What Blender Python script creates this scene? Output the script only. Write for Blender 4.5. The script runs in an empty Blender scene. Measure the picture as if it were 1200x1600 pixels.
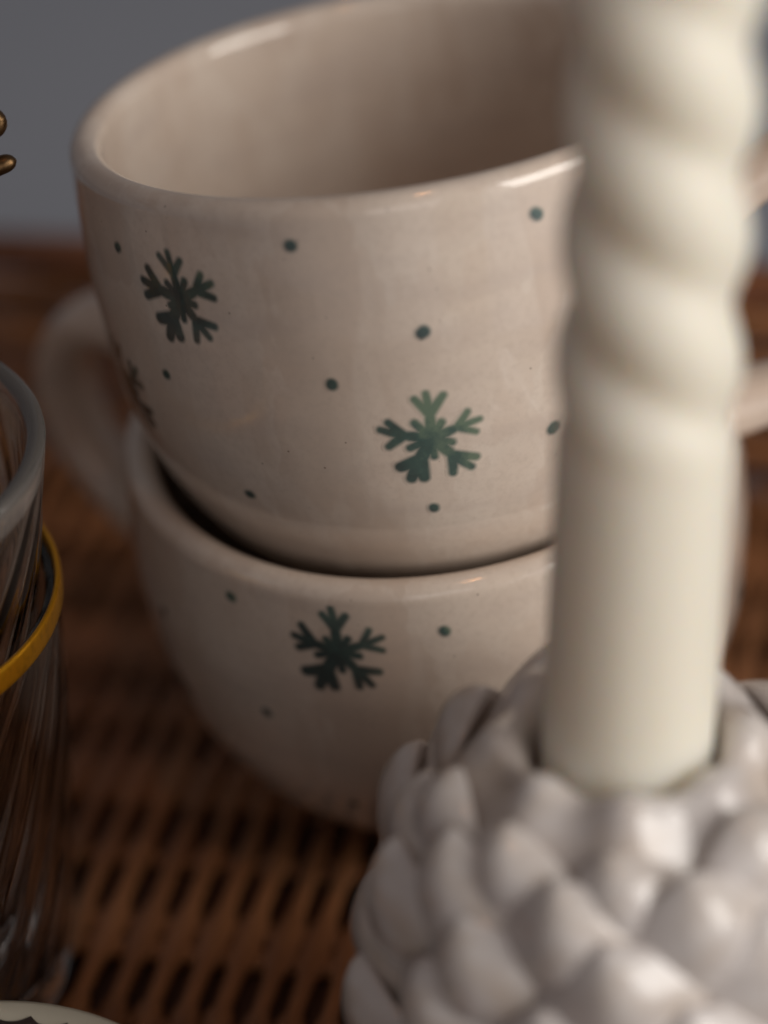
import bpy, bmesh, math, random
from mathutils import Vector, Matrix, Euler
random.seed(7)
S = bpy.context.scene
COL = S.collection
CM = 0.01
PI = math.pi

# ------------------------------------------------------------------ camera
cd = bpy.data.cameras.new('camera')
cam = bpy.data.objects.new('camera', cd); COL.objects.link(cam)
PITCH, ROLL = math.radians(32.314), math.radians(4.5)
F = Vector((0, math.cos(PITCH), -math.sin(PITCH)))
R0 = Vector((1, 0, 0)); U0 = R0.cross(F)
RR = math.cos(ROLL)*R0 - math.sin(ROLL)*U0
UU = math.sin(ROLL)*R0 + math.cos(ROLL)*U0
m = Matrix((RR, UU, -F)).transposed().to_4x4()
m.translation = Vector((0, 0, 33.289*CM))
cam.matrix_world = m
cd.sensor_fit = 'VERTICAL'; cd.sensor_height = 36; cd.sensor_width = 27
cd.lens = 4875/1600*36
cd.clip_start = 0.01; cd.clip_end = 50
cd.dof.use_dof = True; cd.dof.focus_distance = 0.463; cd.dof.aperture_fstop = 4.9
S.camera = cam

# ------------------------------------------------------------------ world, lamps, exposure
w = bpy.data.worlds.new('World'); S.world = w; w.use_nodes = True
bg = w.node_tree.nodes['Background']
bg.inputs[0].default_value = (0.62, 0.585, 0.60, 1); bg.inputs[1].default_value = 0.19

def area(name, loc, target, sx, sy, power, color):
    l = bpy.data.lights.new(name, 'AREA'); l.shape = 'RECTANGLE'; l.size = sx; l.size_y = sy
    l.energy = power; l.color = color
    o = bpy.data.objects.new(name, l); COL.objects.link(o); o.location = loc
    o.rotation_euler = (Vector(target)-Vector(loc)).to_track_quat('-Z', 'Y').to_euler()
    return o
area('window_light', (1.10, -0.32, 0.58), (0.02, 0.42, 0.07), 0.9, 1.0, 16.5, (1.0, 0.95, 0.89))
area('fill_light', (0.50, -1.05, 0.30), (0.0, 0.44, 0.06), 1.9, 1.2, 5.0, (1.0, 0.92, 0.88))  # added soft fill that lifts the mug walls, not a real lamp
def bulb(name, loc, power, r, color):
    l = bpy.data.lights.new(name, 'POINT'); l.energy = power; l.shadow_soft_size = r; l.color = color
    o = bpy.data.objects.new(name, l); COL.objects.link(o); o.location = loc
bulb('warm_bulb_light', (0.03, 0.10, 1.15), 1.4, 0.009, (1.0, 0.45, 0.18))
S.view_settings.view_transform = 'Standard'; S.view_settings.look = 'None'
S.view_settings.exposure = 0; S.view_settings.gamma = 1
S.cycles.caustics_reflective = False; S.cycles.max_bounces = 14; S.cycles.transmission_bounces = 12; S.cycles.sample_clamp_indirect = 4

# ------------------------------------------------------------------ material helpers
class NT:
    def __init__(s, name):
        s.m = bpy.data.materials.new(name); s.m.use_nodes = True
        s.t = s.m.node_tree; s.b = s.t.nodes['Principled BSDF']
    def n(s, kind, **kw):
        x = s.t.nodes.new(kind)
        for k, v in kw.items():
            if k.startswith('i_'): x.inputs[k[2:].replace('_', ' ')].default_value = v
            else: setattr(x, k, v)
        return x
    def l(s, a, b): s.t.links.new(a, b)
    def set(s, **kw):
        for k, v in kw.items(): s.b.inputs[k.replace('_', ' ')].default_value = v
        return s
    def coords(s, scale=(1, 1, 1)):
        tc = s.n('ShaderNodeTexCoord'); mp = s.n('ShaderNodeMapping')
        mp.inputs['Scale'].default_value = scale
        s.l(tc.outputs['Object'], mp.inputs[0]); return mp.outputs[0]
    def noise(s, vec, scale, detail=4, rough=.55):
        x = s.n('ShaderNodeTexNoise', i_Scale=scale, i_Detail=detail, i_Roughness=rough)
        s.l(vec, x.inputs['Vector']); return x.outputs['Fac']
    def ramp(s, fac, stops):
        r = s.n('ShaderNodeValToRGB'); e = r.color_ramp.elements
        while len(e) < len(stops): e.new(.5)
        for k, (p, c) in enumerate(stops):
            e[k].position = p; e[k].color = (*c, 1) if len(c) == 3 else c
        s.l(fac, r.inputs[0]); return r.outputs[0]
    def mix(s, a, b, fac, mode='MIX'):
        x = s.n('ShaderNodeMix', data_type='RGBA', blend_type=mode)
        for v, i in ((fac, 0), (a, 6), (b, 7)):
            if hasattr(v, 'is_output'): s.l(v, x.inputs[i])
            else: x.inputs[i].default_value = v if i == 0 else (*v, 1)
        return x.outputs[2]
    def bump(s, h, strength, dist):
        b = s.n('ShaderNodeBump', i_Strength=strength, i_Distance=dist)
        s.l(h, b.inputs['Height']); s.l(b.outputs[0], s.b.inputs['Normal'])

def glaze_nodes(M):
    """cream stoneware glaze: brushy patches, throwing bands, tiny iron specks"""
    v = M.coords((1, 1, .42)); v2 = M.coords((1, 1, 1)); v3 = M.coords((.25, .25, 1))
    patch = M.ramp(M.noise(v, 55, 3, .45), [(.36, (0, 0, 0)), (.64, (1, 1, 1))])
    band = M.noise(v3, 190, 2, .5)
    fine = M.noise(v2, 900, 2, .6)
    streak = M.ramp(M.noise(M.coords((1, 1, .16)), 75, 3, .6), [(.50, (0, 0, 0)), (.545, (1, 1, 1))])
    edge = M.ramp(M.noise(M.coords((1, 1, .55)), 38, 4, .62), [(.52, (0, 0, 0)), (.535, (1, 1, 1)), (.60, (.25, .25, .25))])
    c = M.mix((.63, .512, .42), (.70, .588, .495), patch)
    c = M.mix(c, (.76, .665, .575), M.mix((0, 0, 0), streak, .38))
    c = M.mix(c, (.78, .69, .60), M.mix((0, 0, 0), edge, .42))
    c = M.mix(c, (.55, .455, .40), M.ramp(band, [(.48, (0, 0, 0)), (.75, (.45, .45, .45))]))
    c = M.mix(c, (.58, .48, .40), M.ramp(fine, [(.45, (0, 0, 0)), (.8, (.5, .5, .5))]))
    vo = M.n('ShaderNodeTexVoronoi', i_Scale=420); M.l(v2, vo.inputs['Vector'])
    sp = M.ramp(vo.outputs['Distance'], [(.045, (1, 1, 1)), (.10, (0, 0, 0))])
    pick = M.ramp(M.noise(v2, 260, 1), [(.52, (0, 0, 0)), (.57, (1, 1, 1))])
    mul = M.mix(sp, pick, 1.0, 'MULTIPLY')
    c = M.mix(c, (.16, .10, .07), M.mix((0, 0, 0), mul, .7))
    return c, patch, band
def glaze(name):
    M = NT(name); c, patch, band = glaze_nodes(M)
    M.l(c, M.b.inputs['Base Color'])
    M.set(Roughness=.11, IOR=1.6, Coat_Weight=.5, Coat_Roughness=.03)
    h = M.mix(patch, band, .3); M.bump(h, .32, .0006)
    return M.m
GLAZE = glaze('cream_glaze')
def paint():
    M = NT('green_underglaze'); c, patch, band = glaze_nodes(M)
    v = M.coords()
    at = M.n('ShaderNodeAttribute', attribute_name='pigment')
    tone = M.n('ShaderNodeAttribute', attribute_name='tone')
    pool = M.noise(v, 330, 3)
    addn = M.n('ShaderNodeMath', operation='ADD'); M.l(pool, addn.inputs[0]); M.l(tone.outputs['Fac'], addn.inputs[1])
    pig = M.ramp(addn.outputs[0], [(.35, (.014, .042, .046)), (.75, (.034, .092, .084)), (1.0, (.115, .185, .130))])
    c = M.mix(c, pig, at.outputs['Fac'])
    M.l(c, M.b.inputs['Base Color'])
    M.set(Roughness=.11, IOR=1.6, Coat_Weight=.5, Coat_Roughness=.03)
    M.bump(M.mix(patch, band, .3), .25, .0005)
    return M.m
PAINT = paint()

def wax():
    M = NT('ivory_wax'); v = M.coords((1, 1, .06))
    n = M.noise(v, 260, 3); n2 = M.noise(M.coords(), 40, 3)
    c = M.mix((.80, .75, .635), (.84, .80, .70), M.mix(n, n2, .5))
    M.l(c, M.b.inputs['Base Color'])
    M.set(Roughness=.42, IOR=1.44, Subsurface_Weight=.85, Subsurface_Radius=(1.0, .78, .5), Subsurface_Scale=.013)
    dent = M.noise(M.coords((1, 1, .5)), 130, 4, .65)
    M.bump(M.mix(n, dent, .6), .22, .0011)
    return M.m
WAX = wax()
def white_ceramic():
    M = NT('white_glaze'); v = M.coords()
    n = M.noise(v, 60, 4); n2 = M.noise(v, 210, 3)
    c = M.mix((.58, .535, .515), (.68, .65, .63), M.ramp(n, [(.4, (0, 0, 0)), (.62, (1, 1, 1))]))
    c = M.mix(c, (.50, .40, .31), M.ramp(M.noise(v, 80, 4), [(.46, (0, 0, 0)), (.70, (.75, .75, .75))]))
    M.l(c, M.b.inputs['Base Color'])
    M.set(Roughness=.24, IOR=1.5, Coat_Weight=.4, Coat_Roughness=.08)
    M.bump(n2, .2, .0005)
    return M.m
WHITE = white_ceramic()
def cane(name, a, b):
    M = NT(name); oi = M.n('ShaderNodeObjectInfo'); v = M.coords((1, .05, 1))
    n = M.noise(v, 1500, 3); n2 = M.noise(M.coords((1, .35, 1)), 60, 3)
    c = M.mix(a, b, oi.outputs['Random'])
    c = M.mix(c, (a[0]*.35, a[1]*.33, a[2]*.33), M.ramp(n2, [(.45, (0, 0, 0)), (.75, (.8, .8, .8))]))
    c = M.mix(c, (b[0]*1.25, b[1]*1.2, b[2]*1.1), M.ramp(n, [(.5, (0, 0, 0)), (.75, (.5, .5, .5))]))
    M.l(c, M.b.inputs['Base Color']); M.set(Roughness=.42)
    M.bump(n, .3, .0006)
    return M.m
CANE = cane('brown_cane', (.28, .12, .052), (.46, .205, .084))
CANE_RIM = cane('red_brown_cane', (.21, .078, .034), (.26, .10, .045))
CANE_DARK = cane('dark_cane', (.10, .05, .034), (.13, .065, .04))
def glass(name, tint):
    M = NT(name); M.set(Base_Color=(*tint, 1), Roughness=.015, IOR=1.5, Transmission_Weight=1.0)
    n = M.noise(M.coords((1, 1, .3)), 70, 2); M.bump(n, .15, .001)
    return M.m
GLASS = glass('clear_glass', (.95, .945, .93))
GLASS_RIM = glass('glass_rim_glint', (.97, .95, .93)); GLASS_RIM.node_tree.nodes['Principled BSDF'].inputs['Roughness'].default_value = .07; GLASS_RIM.node_tree.nodes['Principled BSDF'].inputs['Transmission Weight'].default_value = .87; GLASS_RIM.node_tree.nodes['Principled BSDF'].inputs['Base Color'].default_value = (.80, .75, .70, 1)  # pale milky colour stands in for the light a clear rim catches
def metal(name, col, rough):
    M = NT(name); n = M.noise(M.coords(), 500, 3)
    c = M.mix(col, (col[0]*.55, col[1]*.5, col[2]*.5), M.ramp(n, [(.5, (0, 0, 0)), (.75, (.7, .7, .7))]))
    M.l(c, M.b.inputs['Base Color']); M.set(Metallic=1.0, Roughness=rough)
    M.bump(n, .2, .0004)
    return M.m
GOLD = metal('gold_lustre', (.78, .36, .015), .30); GOLD.node_tree.nodes['Principled BSDF'].inputs['Metallic'].default_value = .85
BRASS = metal('aged_brass', (.16, .095, .045), .36)
def plain(name, a, b, scale, rough):
    M = NT(name); n = M.noise(M.coords(), scale, 5)
    M.l(M.mix(a, b, n), M.b.inputs['Base Color']); M.set(Roughness=rough); return M.m
TABLE = plain('grey_table_paint', (.285, .31, .362), (.33, .352, .40), 9, .7)
DISH = plain('pale_dish_glaze', (.44, .41, .33), (.52, .49, .40), 120, .3)
COCOA = plain('dark_brown_filling', (.022, .012, .011), (.04, .022, .018), 250, .6)

# ------------------------------------------------------------------ object helpers
def link(name, bm, mat, parent=None, smooth=True):
    me = bpy.data.meshes.new(name); bm.normal_update(); bm.to_mesh(me); bm.free()
    if smooth: me.polygons.foreach_set('use_smooth', [True]*len(me.polygons))
    me.materials.append(mat)
    o = bpy.data.objects.new(name, me); COL.objects.link(o)
    if parent: o.parent = parent
    return o
def thing(name, label, cat, group=None):
    o = bpy.data.objects.new(name, None); COL.objects.link(o); o.empty_display_size = .01
    o['label'] = label; o['category'] = cat
    if group: o['group'] = group
    return o
def grid_bm(pts, close_u, close_v, bm=None):
    """pts[i][j] -> quads"""
    bm = bm or bmesh.new()
    V = [[bm.verts.new(p) for p in row] for row in pts]
    n, k = len(V), len(V[0])
    for i in range(n if close_u else n-1):
        for j in range(k if close_v else k-1):
            a, b = (i+1) % n, (j+1) % k
            bm.faces.new((V[i][j], V[i][b], V[a][b], V[a][j]))
    return bm, V
def lathe(prof, seg=128, fn=None, bm=None):
    """prof: [(r,z)] in cm, from outside bottom upward; fn(r,z,phi)->(r,z)"""
    pts = []
    for r, z in prof:
        row = []
        for k in range(seg):
            a = 2*PI*k/seg; rr, zz = fn(r, z, a) if fn else (r, z)
            row.append((rr*math.cos(a)*CM, rr*math.sin(a)*CM, zz*CM))
        pts.append(row)
    bm, V = grid_bm(pts, False, True, bm)
    return bm, V
def cap(bm, ring, flip=False):
    bm.faces.new(ring[::-1] if flip else ring)
def catmull(P, n):
    P = [Vector(p) for p in P]; Q = [2*P[0]-P[1]]+P+[2*P[-1]-P[-2]]; out = []
    for i in range(1, len(Q)-2):
        for k in range(n):
            t = k/n; a, b, c, d = Q[i-1:i+3]
            out.append(.5*((2*b)+(c-a)*t+(2*a-5*b+4*c-d)*t*t+(3*b-a-3*c+d)*t**3))
    out.append(P[-1]); return out
def sweep(path, sec, seg=16, up=Vector((0, 0, 1)), closed=False, bm=None, caps=True):
    """path of Vectors (m); sec(t)->(half width, half thickness) in m"""
    n = len(path); pts = []
    for i, p in enumerate(path):
        a = path[(i-1) % n] if closed or i > 0 else path[0]
        b = path[(i+1) % n] if closed or i < n-1 else path[-1]
        T = (b-a).normalized(); X = T.cross(up)
        X = X.normalized() if X.length > 1e-6 else Vector((1, 0, 0)); Y = X.cross(T)
        w, h = sec(i/(n-1))
        pts.append([p+X*w*math.cos(2*PI*k/seg)+Y*h*math.sin(2*PI*k/seg) for k in range(seg)])
    bm, V = grid_bm(pts, closed, True, bm)
    if caps and not closed: cap(bm, V[0]); cap(bm, V[-1], True)
    bmesh.ops.recalc_face_normals(bm, faces=bm.faces)
    return bm
def pchip(xs, ys):
    h = [xs[i+1]-xs[i] for i in range(len(xs)-1)]; d = [(ys[i+1]-ys[i])/h[i] for i in range(len(h))]
    m = [d[0]]+[0 if d[i-1]*d[i] <= 0 else 2*d[i-1]*d[i]/(d[i-1]+d[i]) for i in range(1, len(d))]+[d[-1]]
    def f(x):
        i = max(0, min(len(h)-1, next((k for k in range(len(h)) if x <= xs[k+1]), len(h)-1)))
        t = (x-xs[i])/h[i]
        return ((1+2*t)*(1-t)**2*ys[i]+t*(1-t)**2*h[i]*m[i]+t*t*(3-2*t)*ys[i+1]+t*t*(t-1)*h[i]*m[i+1])
    return f

# ------------------------------------------------------------------ setting: tabletop
bm = bmesh.new(); bmesh.ops.create_cube(bm, size=1)
bmesh.ops.scale(bm, vec=(3.2, 2.6, .03), verts=bm.verts); bmesh.ops.translate(bm, vec=(0, .5, -.0295), verts=bm.verts)
bmesh.ops.bevel(bm, geom=bm.edges[:], offset=.003, segments=2, affect='EDGES')
o = link('tabletop', bm, TABLE, smooth=False); o['kind'] = 'structure'
o['label'] = 'plain grey blurred tabletop round the wicker tray'

# ------------------------------------------------------------------ wicker tray
TY = math.radians(-14.5)
tn, tt = Vector((-math.sin(TY), math.cos(TY), 0)), Vector((math.cos(TY), math.sin(TY), 0))
tray = thing('wicker_tray', 'dark brown woven wicker tray with a raised rim, under the mugs and glasses', 'tray')
tray.location = (tn*36.2 + tt*-14.5)*CM
tray.rotation_euler = (0, 0, TY)
TW, TD, TR = 23.0, 17.0, 15.0                        # half extents, cm
# stakes: wide pairs and thin singles alternate (cm, local y)
stk = []
y = -20.7
while y < 17:
    stk.append((y, 'wide')); stk.append((y+2.05, 'thin')); y += 4.1
OFF = 1.95
stk = [(a+OFF, k) for a, k in stk if -16.9 < a+OFF < 16.9]
def reach(x):
    """half length of a strand at local x inside the rounded corners"""
    d = abs(x)-(TW-TR)
    return TD if d <= 0 else TD-TR+math.sqrt(max(0, TR*TR-d*d))
def strand_mesh(par, half):
    path, info = [], []
    NN = max(20, int(190*half/TD))
    for i in range(NN+1):
        yy = -half+2*half*i/NN; z = 0; wd = .155
        for k, (sy, kind) in enumerate(stk):
            d = abs(yy-sy); s = 1 if (k+par) % 2 else -1
            span = .92 if kind == 'wide' else .42
            if d < span:
                q = .5+.5*math.cos(PI*d/span)
                z += s*(.03 if kind == 'wide' else .045)*q
                wd = max(wd, .155+(.125 if kind == 'wide' else .10)*min(1, 1.7*q))
        path.append(Vector((0, yy*CM, (z-.15)*CM))); info.append(wd)
    return sweep(path, lambda t: (info[round(t*NN)]*CM, .135*CM), seg=10, up=Vector((0, 0, 1)))
PITCHX = .60
proto = {}
for i in range(-37, 38):
    half = reach(i*PITCHX)
    if half < 3: continue
    key = (i % 2, round(half, 1))
    if key not in proto:
        o = link('strand', strand_mesh(i % 2, half), CANE, tray); proto[key] = o
    else:
        o = proto[key].copy(); COL.objects.link(o); o.parent = tray
    o.location = ((i*PITCHX+random.uniform(-.05, .05))*CM, 0, random.uniform(-.02, .02)*CM)
    o.rotation_euler = (0, 0, random.uniform(-.0025, .0025))
stake_me = {}
for yy, kind in stk:
    for dy in ((-.3, .3) if kind == 'wide' else (0,)):
        d = abs(yy+dy)-(TD-TR); hx = TW if d <= 0 else TW-TR+math.sqrt(max(0, TR*TR-d*d))
        r = .22 if kind == 'wide' else .15
        o = link('stake', sweep([Vector(((-hx+2*hx*j/24)*CM, 0, 0)) for j in range(25)], lambda t: (r*CM, r*.8*CM), seg=8), CANE, tray)
        o.location = (0, (yy+dy)*CM, -.29*CM)
def rrect(hx, hy, rad, z, nseg=14, wav=0, ph=0):
    pts = []
    step = 1.0
    for (cx, cy, a0) in ((hx-rad, hy-rad, 0), (-hx+rad, hy-rad, 90), (-hx+rad, -hy+rad, 180), (hx-rad, -hy+rad, 270)):
        for k in range(nseg+1):
            a = math.radians(a0+90*k/nseg); pts.append((cx+rad*math.cos(a), cy+rad*math.sin(a)))
    out = []
    for i, (x, y2) in enumerate(pts):
        x2, y3 = pts[(i+1) % len(pts)]; d = math.hypot(x2-x, y3-y2); c = max(1, int(d/step))
        for k in range(c): out.append((x+(x2-x)*k/c, y2+(y3-y2)*k/c))
    res = []
    for i, (x, y2) in enumerate(out):
        s = 1+wav*math.sin(i*PI/2+ph)/20
        res.append(Vector((x*s*CM, y2*s*CM, z*CM)))
    return res
bm = bmesh.new(); lo = [bm.verts.new(p) for p in rrect(TW, TD, TR, -.9)]; hi = [bm.verts.new(p) for p in rrect(TW, TD, TR, -.45)]
n = len(lo)
for k in range(n): bm.faces.new((lo[k], lo[(k+1) % n], hi[(k+1) % n], hi[k]))
bm.faces.new(hi); bm.faces.new(lo[::-1])
link('gap_shade_sheet', bm, CANE_DARK, tray, smooth=False)  # added dark sheet, gives the gaps in the weave their shade
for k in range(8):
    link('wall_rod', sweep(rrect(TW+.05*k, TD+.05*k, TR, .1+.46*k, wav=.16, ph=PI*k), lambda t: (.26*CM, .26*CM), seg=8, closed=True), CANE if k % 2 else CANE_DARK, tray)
link('rim_hoop', sweep(rrect(TW+.45, TD+.45, TR+.4, 4.05), lambda t: (.45*CM, .4*CM), seg=12, closed=True), CANE_RIM, tray)
# cane binding wound round the rim hoop: one piece per visible turn is under the blur, one joined part
bmw = bmesh.new(); P = rrect(TW+.45, TD+.45, TR+.4, 4.05)
for i in range(0, len(P)):
    a, b = P[i], P[(i+1) % len(P)]; T = (b-a).normalized(); N = T.cross(Vector((0, 0, 1)))
    for q in (.0, .5):
        c = a.lerp(b, q); ring = []
        for j in range(9):
            an = 2*PI*j/8; ring.append(c+T*((j/8-.5)*.5*CM)+N*math.cos(an)*.49*CM+Vector((0, 0, 1))*math.sin(an)*.44*CM)
        hw = T*.16*CM
        va = [bmw.verts.new(p-hw) for p in ring]; vb = [bmw.verts.new(p+hw) for p in ring]
        for j in range(8): bmw.faces.new((va[j], va[j+1], vb[j+1], vb[j]))
o = link('rim_binding', bmw, CANE_RIM, tray); o['kind'] = 'stuff'

# ------------------------------------------------------------------ snowflake mugs
MH = 7.339
ZK = [0, .06*MH, .15*MH, .3*MH, .5*MH, .75*MH, MH*.975]
RIMZ = MH*.975
class Wall:
    """outer wall of a mug: radius by height, and arc length along it"""
    def __init__(s, radii, lip):
        s.f = pchip(ZK, radii); s.lip = lip; s.ARC = [0]; s.ZS = [.03]
        for i in range(1, 301):
            z = .03+(RIMZ-.03)*i/300; s.ARC.append(s.ARC[-1]+math.hypot(s.f(z)-s.f(s.ZS[-1]), z-s.ZS[-1])); s.ZS.append(z)
    def z_of(s, q):
        q = max(0, min(s.ARC[-1], q)); lo, hi = 0, 300
        while hi-lo > 1:
            mid = (lo+hi)//2
            if s.ARC[mid] <= q: lo = mid
            else: hi = mid
        return s.ZS[lo]+(s.ZS[hi]-s.ZS[lo])*(q-s.ARC[lo])/max(1e-9, s.ARC[hi]-s.ARC[lo])
    def s_of(s, z):
        i = max(0, min(299, int((z-.03)/(RIMZ-.03)*300))); return s.ARC[i]+(s.ARC[i+1]-s.ARC[i])*((z-s.ZS[i])/(s.ZS[i+1]-s.ZS[i]))
    def profile(s):
        f = s.f; r0 = f(0); pr = [(.02, .22), (r0-.6, .2), (r0-.5, .12), (r0-.3, .0), (r0-.08, .0), (r0, .03)]
        for i in range(1, 61): z = RIMZ*i/60; pr.append((f(z), z))
        rr = s.lip; c = f(RIMZ)-rr
        for k in range(1, 14):
            a = PI*k/14; pr.append((c+rr*math.cos(a), RIMZ+rr*1.05*math.sin(a)))
        for i in range(40):
            z = RIMZ-(RIMZ-.75)*i/39; pr.append((max(.05, f(z)-2*rr-.25*(i/39)**6), z))
        for k in range(1, 6): pr.append(((f(.75)-2*rr-.25)*(1-k/6), .75-.12*k/6))
        pr.append((.02, .62))
        return pr
def wob(r, z, a, sd):
    k = min(1, max(0, z/2))
    return r*(1+k*(.0035*math.sin(2*a+sd)+.0022*math.sin(3*a+1.7*sd)))+.004*math.sin(z*5.1+1.4*math.sin(a+sd))*k, z+.03*k*k*math.sin(2*a+sd*2)*(z/7.3)
def on_wall(W, phi, z, off, sd):
    def P(p, zz):
        r, z2 = wob(W.f(zz), zz, p, sd); return Vector((r*math.cos(p), r*math.sin(p), z2))
    p = P(phi, z); du = P(phi+.004, z)-p; dv = P(phi, min(RIMZ, z+.02))-P(phi, z-.02)
    nn = du.cross(dv).normalized(); return (p+nn*off)*CM
def cap_sdf(x, y, a, b, ra, rb):
    dx, dy = b[0]-a[0], b[1]-a[1]; t = max(0, min(1, ((x-a[0])*dx+(y-a[1])*dy)/(dx*dx+dy*dy)))
    return math.hypot(x-a[0]-dx*t, y-a[1]-dy*t)-(ra+(rb-ra)*t)
def flake_segs(rnd, tilt):
    """five branched arms, five short stubs between them (cm)"""
    sg = []
    pol = lambda r, a: (r*math.cos(a), r*math.sin(a))
    FAT = (1.0, 1.12, 1.4, 1.08, .92)          # the brush was wettest at the lower left arm
    for k in range(5):
        a = PI/2+tilt+2*PI*k/5+rnd.uniform(-.08, .08); L = .78*rnd.uniform(.92, 1.05)
        fat = FAT[k]*rnd.uniform(.92, 1.1); bend = rnd.uniform(-.07, .07)
        j = pol(.45*L/.78, a); tip = pol(L, a+bend)
        sg.append(((0, 0), j, .125, .08*fat)); sg.append((j, tip, .092*fat, .064*fat))
        for s in (-1, 1):
            q = pol(rnd.uniform(.27, .35), a+s*(.80+rnd.uniform(-.14, .14))); e = (j[0]+q[0], j[1]+q[1])
            sg.append(((j[0]*.95, j[1]*.95), e, .092*fat, .068*fat))
        b = a+PI/5+rnd.uniform(-.10, .10)
        sg.append(((0, 0), pol(.34*rnd.uniform(.75, 1.1), b), .09, .074))
    return sg
def decal(W, name, parent, phi, h, size, sd, segs, half, step, sc, tone):
    z0 = h*MH; s0 = W.s_of(z0); r0 = W.f(z0); n = int(2*half/step)
    bm = bmesh.new(); ld = bm.verts.layers.float.new('pigment'); lt = bm.verts.layers.float.new('tone')
    D = [[min(cap_sdf(-half+step*i, -half+step*j, *s) for s in segs) for j in range(n+1)] for i in range(n+1)]
    cache = {}
    soft = .065
    def vert(i, j):
        if (i, j) in cache: return cache[i, j]
        a, b = (-half+step*i)*size, (-half+step*j)*size
        v = bm.verts.new(on_wall(W, phi+a/r0, W.z_of(s0+b), .003, sd))
        v[ld] = max(0, min(1, .5-D[i][j]/soft))*.94; v[lt] = tone+(.55*(i-n/2)/n+.45*(j-n/2)/n)
        cache[i, j] = v; return v
    for i in range(n):
        for j in range(n):
            if min(D[i][j], D[i+1][j], D[i][j+1], D[i+1][j+1]) < soft*.35:
                bm.faces.new((vert(i, j), vert(i+1, j), vert(i+1, j+1), vert(i, j+1)))
    return link(name, bm, PAINT, parent)
def make_mug(W, label, sd, flakes, dots, haz, tones, handle):
    t = thing('ceramic_mug', label, 'mug', 'stacked snowflake mugs')
    bm, V = lathe(W.profile(), 192, lambda r, z, a: wob(r, z, a, sd))
    cap(bm, V[0]); cap(bm, V[-1])
    bmesh.ops.recalc_face_normals(bm, faces=bm.faces)
    link('body', bm, GLAZE, t)
    prof = handle
    path = [Vector((p.x*math.cos(haz), p.x*math.sin(haz), p.y))*CM for p in catmull([(a, b, 0) for a, b in prof], 8)]
    side = Vector((-math.sin(haz), math.cos(haz), 0))
    def sec(q):
        fl = max(0, 1-q/.16)**2*.45+max(0, 1-(1-q)/.2)**2*.45
        return ((.62+fl)*CM, (.42+fl*.6)*CM)
    # width lies across the loop, thickness in its plane
    n = len(path); pts = []
    for i, p in enumerate(path):
        T = (path[min(n-1, i+1)]-path[max(0, i-1)]).normalized(); Y = side.cross(T)
        a, b = sec(i/(n-1))
        row = []
        for k in range(20):
            c, s = math.cos(2*PI*k/20), math.sin(2*PI*k/20)
            row.append(p+side*a*math.copysign(abs(c)**.8, c)+Y*b*math.copysign(abs(s)**.8, s))
        pts.append(row)
    bm, V = grid_bm(pts, False, True); cap(bm, V[0]); cap(bm, V[-1], True)
    bmesh.ops.recalc_face_normals(bm, faces=bm.faces)
    link('handle', bm, GLAZE, t)
    rnd = random.Random(sd*10)
    for k, (p, h, til) in enumerate(flakes):
        decal(W, 'snowflake', t, math.radians(p), h, 1.0, sd, flake_segs(rnd, til), .92, .0225, 1, tones[k % len(tones)])
    for k, (p, h, r) in enumerate(dots):
        e = rnd.uniform(-.02, .02), rnd.uniform(-.02, .02)
        decal(W, 'dot', t, math.radians(p), h, 1.0, sd, [((-e[0], -e[1]), (e[0]+1e-4, e[1]), r, r*.97)], .17, .0142, 1, .12+rnd.uniform(-.1, .12))
    return t
up_dots = [(211.5, .8747, .085), (251.25, .9273, .098), (293.0, .9123, .10), (271.0, .7218, .102), (254.25, .6266, .098), (218.75, .6065, .085),
           (291.5, .4436, .10), (231.0, .3383, .085), (268.0, .3083, .088)]
up_flk = [(227.25, .797, .10), (269.75, .4837, .02), (200.5, .5138, .3)]
lo_dots = [(228.75, .9373, .09), (269.0, .9073, .095), (233.0, .6416, .09), (246.0, .3784, .085), (207.0, .7669, .085)]
lo_flk = [(249.75, .8596, .05), (200.5, .5088, .2)]
up_dots = [(p+.7, h, r) for p, h, r in up_dots]; up_flk = [(p+.7, h, t) for p, h, t in up_flk]
for p in (318, 352, 28, 66, 104, 150, 176):     # the pattern runs on round the back
    up_dots += [(p+7, .9-.12*((p//9) % 3), .095), (p-9, .42+.1*((p//7) % 3), .09)]
    lo_dots += [(p+4, .86-.14*((p//9) % 3), .095), (p-11, .45+.1*((p//5) % 3), .09)]
up_flk += [(330, .78, .1), (15, .45, .3), (75, .75, 0), (135, .5, .2)]
lo_flk += [(305, .3, .1), (15, .45, .3), (50, .55, 0), (110, .8, .2)]
lower = make_mug(Wall([2.50, 3.02, 3.63, 4.44, 4.95, 5.12, 5.0], .27), 'lower cream mug with a green snowflake below its rim, carrying the tilted mug', 1.3, lo_flk, lo_dots, math.radians(143), [-.06, -.05],
                 [(4.55, 6.4), (5.3, 6.9), (6.3, 7.3), (7.3, 7.1), (8.0, 6.05), (7.95, 4.8), (7.3, 3.7), (6.3, 2.95), (5.3, 2.55), (4.2, 2.4)])
upper = make_mug(Wall([3.05, 3.50, 4.04, 4.58, 4.92, 5.03, 4.99], .255), 'upper cream mug with green snowflakes, tilted in the mouth of the mug below it', 2.6, up_flk, up_dots, math.radians(-2), [-.02, .32, -.05],
                 [(4.6, 4.65), (5.3, 4.95), (6.3, 5.4), (7.3, 5.3), (8.05, 4.45), (8.0, 3.2), (7.3, 2.2), (6.2, 1.5), (5.2, 1.25), (3.9, 1.2)])
def pose(o, x, y, z, rx, ry, s=1):
    mx = Matrix.Rotation(math.radians(rx), 4, 'X'); my = Matrix.Rotation(math.radians(ry), 4, 'Y')
    mt = my @ mx @ Matrix.Scale(s, 4); mt.translation = Vector((x, y, z))*CM; o.matrix_world = mt
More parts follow.
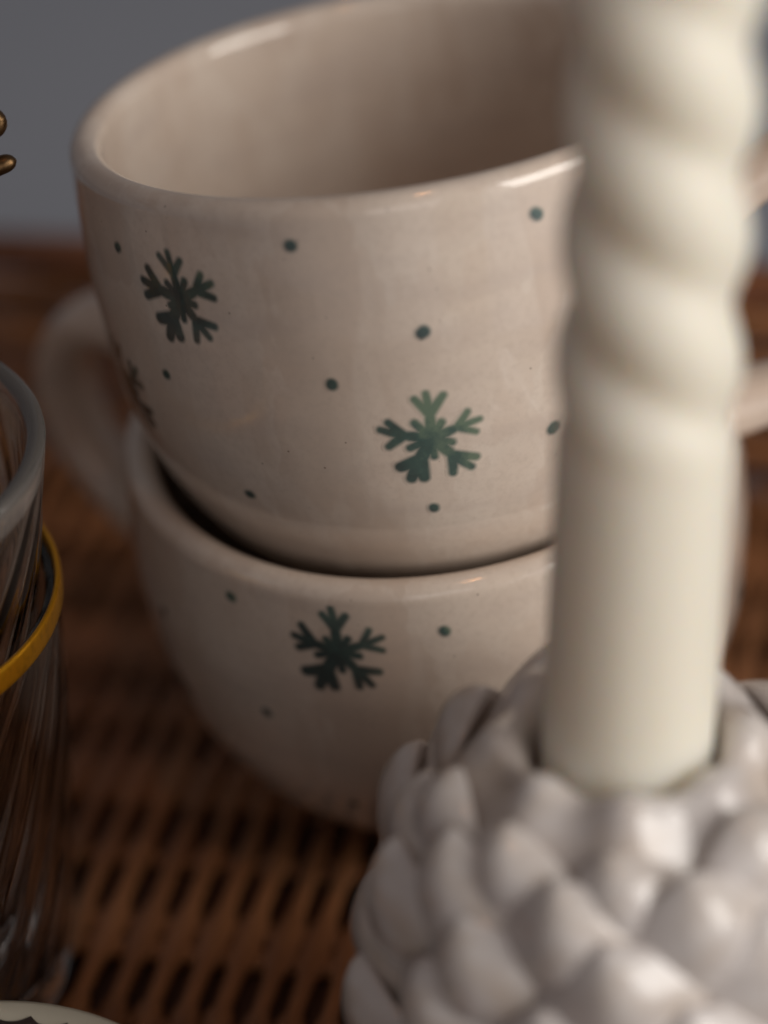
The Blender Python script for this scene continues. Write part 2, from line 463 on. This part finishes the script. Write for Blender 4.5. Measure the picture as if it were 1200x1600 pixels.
pose(lower, 1.186, 44.583, 0, 3.608, -2.939)
pose(upper, 1.07, 43.80, 5.62, -5.847, -4.557, .996)

# ------------------------------------------------------------------ twisted candle
cdl = thing('twisted_candle', 'tall ivory candle with a spiral upper half, standing in the white pinecone holder', 'candle')
prof = []
for i in range(241): prof.append((1, i*.08))
def twist(r, z, a):
    r0 = 1.165-.003*z
    amt = min(1, max(0, (z-5.4)/1.0)); amt = amt*amt*(3-2*amt)
    ph = a + 2*PI*(z)/3.45 + TWP
    lobes = math.sqrt(math.cos(ph)**2+.06)
    return r0*(1+amt*(.20*lobes-.165)), z
TWP = -.86
bm, V = lathe(prof, 96, twist); cap(bm, V[0])
last = V[-1]
for q in (.9, .7, .4, .1):
    ctr = Vector((0, 0, 19.2*CM)); ring = [bm.verts.new(Vector((v.co.x*q, v.co.y*q, (19.2+.5*math.sqrt(1-q*q))*CM))) for v in V[-1]]
    for k in range(96): bm.faces.new((last[k], last[(k+1) % 96], ring[(k+1) % 96], ring[k]))
    last = ring
cap(bm, last)
bmesh.ops.recalc_face_normals(bm, faces=bm.faces)
link('wax_body', bm, WAX, cdl)
wk = NT('charred_wick'); wk.set(Base_Color=(.05, .045, .04, 1), Roughness=.9)
link('wick', sweep([Vector((0, 0, (19.5+.2*k)*CM))+Vector((.01*k*k*CM, 0, 0)) for k in range(6)], lambda t: (.07*CM, .07*CM), seg=8), wk.m, cdl)
CB, CT = Vector((2.98, 33.95, 6.9)), Vector((3.79, 34.25, 17.95))
cdl.location = CB*CM
cdl.rotation_euler = (CT-CB).to_track_quat('Z', 'Y').to_euler()

# ------------------------------------------------------------------ pinecone candle holder
hol = thing('pinecone_candle_holder', 'white glazed candle holder shaped like a pinecone, holding the ivory candle', 'candle holder')
hol.location = (3.0*CM, 34.0*CM, 0)
core = pchip([0, 1.2, 2.6, 4.0, 5.4, 6.6, 7.45, 7.9], [2.55, 3.25, 3.5, 3.52, 3.28, 2.78, 2.22, 1.84])
prof = [(.02, 0), (2.3, 0)]+[(core(7.9*k/40), 7.9*k/40+(.03 if k == 0 else 0)) for k in range(41)]
prof += [(1.76, 8.0), (1.60, 8.04), (1.42, 7.97), (1.29, 7.7), (1.24, 7.0), (1.22, 6.85), (.9, 6.82), (.02, 6.82)]
def collar(r, z, a):
    k = min(1, max(0, (z-6.9)/.9)) if r > 1.25 else 0
    return r*(1+.045*k*math.cos(8*a+.6)*(r > 1.5)+.012*k*math.sin(3*a)), z+k*(.085*math.cos(8*a+.6)+.03*math.sin(3*a+1))
bm, V = lathe(prof, 128, collar); cap(bm, V[0]); cap(bm, V[-1])
bmesh.ops.recalc_face_normals(bm, faces=bm.faces)
link('cup', bm, WHITE, hol)
def scale_bm(wd, ln, th):
    """a keeled petal: root at the origin, tip along +z, outer face +x"""
    NU, NV = 24, 18; pts = []
    for j in range(NV+1):
        v = j/NV; vv = min(.999, max(.001, v))
        wv = wd*1.08*max(.03, (math.sin(PI*vv**.80))**.78)
        tk = th*max(.06, math.sin(PI*vv)**.45)
        row = []
        for k in range(NU):
            a = 2*PI*k/NU; c, s = math.cos(a), math.sin(a)
            yy = wv*math.copysign(abs(c)**.9, c); xx = tk*math.copysign(abs(s)**.8, s)
            if s > 0:                                                                        # the keel
                xx += .36*wd*max(0, 1-abs(c)*1.03)**1.08*math.sin(PI*vv)**.7
            xx += .15*ln*v**1.7-.24*(yy/wd)**2*wd+.10*yy*math.sin(PI*vv)                                            # tip leans out, flanks fall back
            row.append(Vector((xx, yy, v*ln))*CM)
        pts.append(row)
    bm, V = grid_bm(pts, False, True); cap(bm, V[0]); cap(bm, V[-1], True)
    bmesh.ops.recalc_face_normals(bm, faces=bm.faces); return bm
rows = [(-.4, 11, 1.22, 2.0, 16), (.7, 11, 1.26, 2.05, 12), (1.8, 11, 1.28, 2.1, 6), (2.9, 11, 1.28, 2.1, -1), (3.95, 11, 1.24, 2.05, -8),
        (4.95, 10, 1.20, 1.95, -17), (5.8, 10, 1.08, 1.75, -26), (6.45, 9, 1.0, 1.5, -33)]
protos = {}
for ri, (z, cnt, wd, ln, til) in enumerate(rows):
    for k in range(cnt):
        a = 2*PI*(k+.5*(ri % 2)+.17*ri)/cnt+random.uniform(-.05, .05)
        if ri not in protos:
            o = link('scale', scale_bm(wd, ln, .15), WHITE, hol); protos[ri] = o
        else:
            o = protos[ri].copy(); COL.objects.link(o); o.parent = hol
        r = core(max(0, z))-.04
        o.matrix_local = (Matrix.Rotation(a, 4, 'Z') @ Matrix.Translation(Vector((r, 0, z))*CM)
                          @ Matrix.Rotation(math.radians(til+random.uniform(-5, 5)), 4, 'Y') @ Matrix.Rotation(random.uniform(.10, .30), 4, 'X')
                          @ Matrix.Scale(random.uniform(.94, 1.06), 4))

# ------------------------------------------------------------------ nested tumblers
def tumbler(name, label, zs, ros, th, floor, n, parentloc, tw):
    t = thing(name, label, 'drinking glass', 'nested glass tumblers')
    t.location = Vector(parentloc)*CM
    f = pchip(zs, ros); H = zs[-1]; pr = [(.02, .12), (ros[0]*.55, .1), (ros[0]-.35, .0), (ros[0]-.08, .06)]
    N = 60
    for i in range(1, N+1): pr.append((f(H*i/N-.0 if i < N else H-.08), H*i/N if i < N else H-.08))
    rr = th/2
    for k in range(1, 10): a = PI*k/10; pr.append((f(H)-rr+rr*math.cos(a), H-.08+rr*math.sin(a)))
    for i in range(N+1):
        z = (H-.08)-(H-.08-floor)*i/N; pr.append((f(z)-th-.35*max(0, (i/N-.9)/.1)**2, z))
    pr += [(f(floor)*.5, floor-.05), (.02, floor-.07)]
    def rib(r, z, a):
        k = min(1, max(0, z/.8))*min(1, max(0, (H-.5-z)/1.2))
        return r+.014*k*math.cos(n*(a)+tw*z), z
    bm, V = lathe(pr, 324, rib); cap(bm, V[0]); cap(bm, V[-1])
    bmesh.ops.recalc_face_normals(bm, faces=bm.faces)
    o = link('bowl', bm, GLASS, t)
    if n == 27:
        o.data.materials.append(GLASS_RIM)
        for p in o.data.polygons:
            if p.center.z > (H-.42)*CM: p.material_index = 1
    return t
GX, GY = -8.98, 39.6
g1 = tumbler('glass_tumbler', 'clear glass tumbler with an amber gold rim, the outer one of two nested glasses', [0, 1, 4, 7.35], [3.25, 3.42, 3.75, 3.97], .22, .5, 26, (GX, GY, 0), -3.5)
prg = []
for k in range(24):
    a = 2*PI*k/24; prg.append((3.965+.055*math.copysign(abs(math.cos(a))**.6, math.cos(a)), 7.32+.20*math.copysign(abs(math.sin(a))**.6, math.sin(a))))
bm = bmesh.new(); pts = [[(r*math.cos(2*PI*j/160)*CM, r*math.sin(2*PI*j/160)*CM, z*CM) for j in range(160)] for r, z in prg]
bm, V = grid_bm(pts, True, True, bm); bmesh.ops.recalc_face_normals(bm, faces=bm.faces)
link('gold_rim', bm, GOLD, g1)
g2 = tumbler('glass_tumbler', 'clear glass tumbler with a plain thick rim, standing inside the gold rimmed glass', [0, 1, 5, 8.95], [2.55, 2.85, 3.45, 4.1], .30, .6, 27, (GX, GY, 1.03), -4.4)

# ------------------------------------------------------------------ brass stirrer leaning in the glass
st = thing('brass_stirrer', 'aged brass stirrer with looped tips leaning out of the glass at the left edge', 'stirrer')
tip = Vector((-5.3, 41.9, 13.55)); foot = Vector((-10.2, 38.7, 1.9))
ax = (tip-foot).normalized()
bas = Vector((-6.75, 41.1, 12.6))
link('shaft', sweep([(foot.lerp(bas, k/12))*CM for k in range(13)], lambda t: (.13*CM, .13*CM), seg=10), BRASS, st)
def blob_path(P, r):
    pts = catmull(P, 8); n = len(pts)
    return sweep([p*CM for p in pts], lambda t: (r*CM*max(.12, min(1, math.sqrt(max(0, 1-max(0, (t-.82)/.18)**2)))),)*2, seg=14)
link('tip', blob_path([bas, (-6.3, 41.4, 13.05), (-5.75, 41.7, 13.2), (-5.3, 41.85, 13.35), (-5.0, 41.9, 13.42)], .145), BRASS, st)
link('tip', blob_path([bas, (-6.4, 41.4, 13.4), (-6.0, 41.7, 14.05), (-5.5, 42.0, 14.2), (-5.22, 42.1, 13.98), (-5.3, 42.0, 13.75)], .14), BRASS, st)

# ------------------------------------------------------------------ scalloped dish
ds = thing('scalloped_dish', 'pale rimmed scalloped dish with dark brown filling at the bottom left corner', 'dish')
ds.location = (-6.62*CM, 31.95*CM, .06*CM)
SC = 26
def scal(r, z, a):
    if r < 2.92 and z > .5: return r-.10*abs(math.sin(a*SC/2))**.7, z
    return r, z
pr = [(.02, .05), (2.2, 0), (2.5, .05), (2.9, 1.2), (3.3, 2.3), (3.52, 2.62), (3.56, 2.72), (3.52, 2.80), (3.42, 2.83), (3.1, 2.81), (2.95, 2.72), (2.9, 2.3), (2.7, 1.4), (2.4, .5), (.02, .4)]
bm, V = lathe(pr, 312, scal); cap(bm, V[0]); cap(bm, V[-1]); bmesh.ops.recalc_face_normals(bm, faces=bm.faces)
link('bowl', bm, DISH, ds)
def edge(r, z, a):
    return (r+(.15*(1-abs(math.sin(a*17)))**1.3-.05 if r > 2.9 else 0), z)
bm, V = lathe([(.02, 2.6), (1.5, 2.68), (2.7, 2.80), (3.02, 2.845), (3.08, 2.835), (3.02, 2.5), (.02, 2.2)], 408, edge); cap(bm, V[0]); cap(bm, V[-1]); bmesh.ops.recalc_face_normals(bm, faces=bm.faces)
link('filling', bm, COCOA, ds)
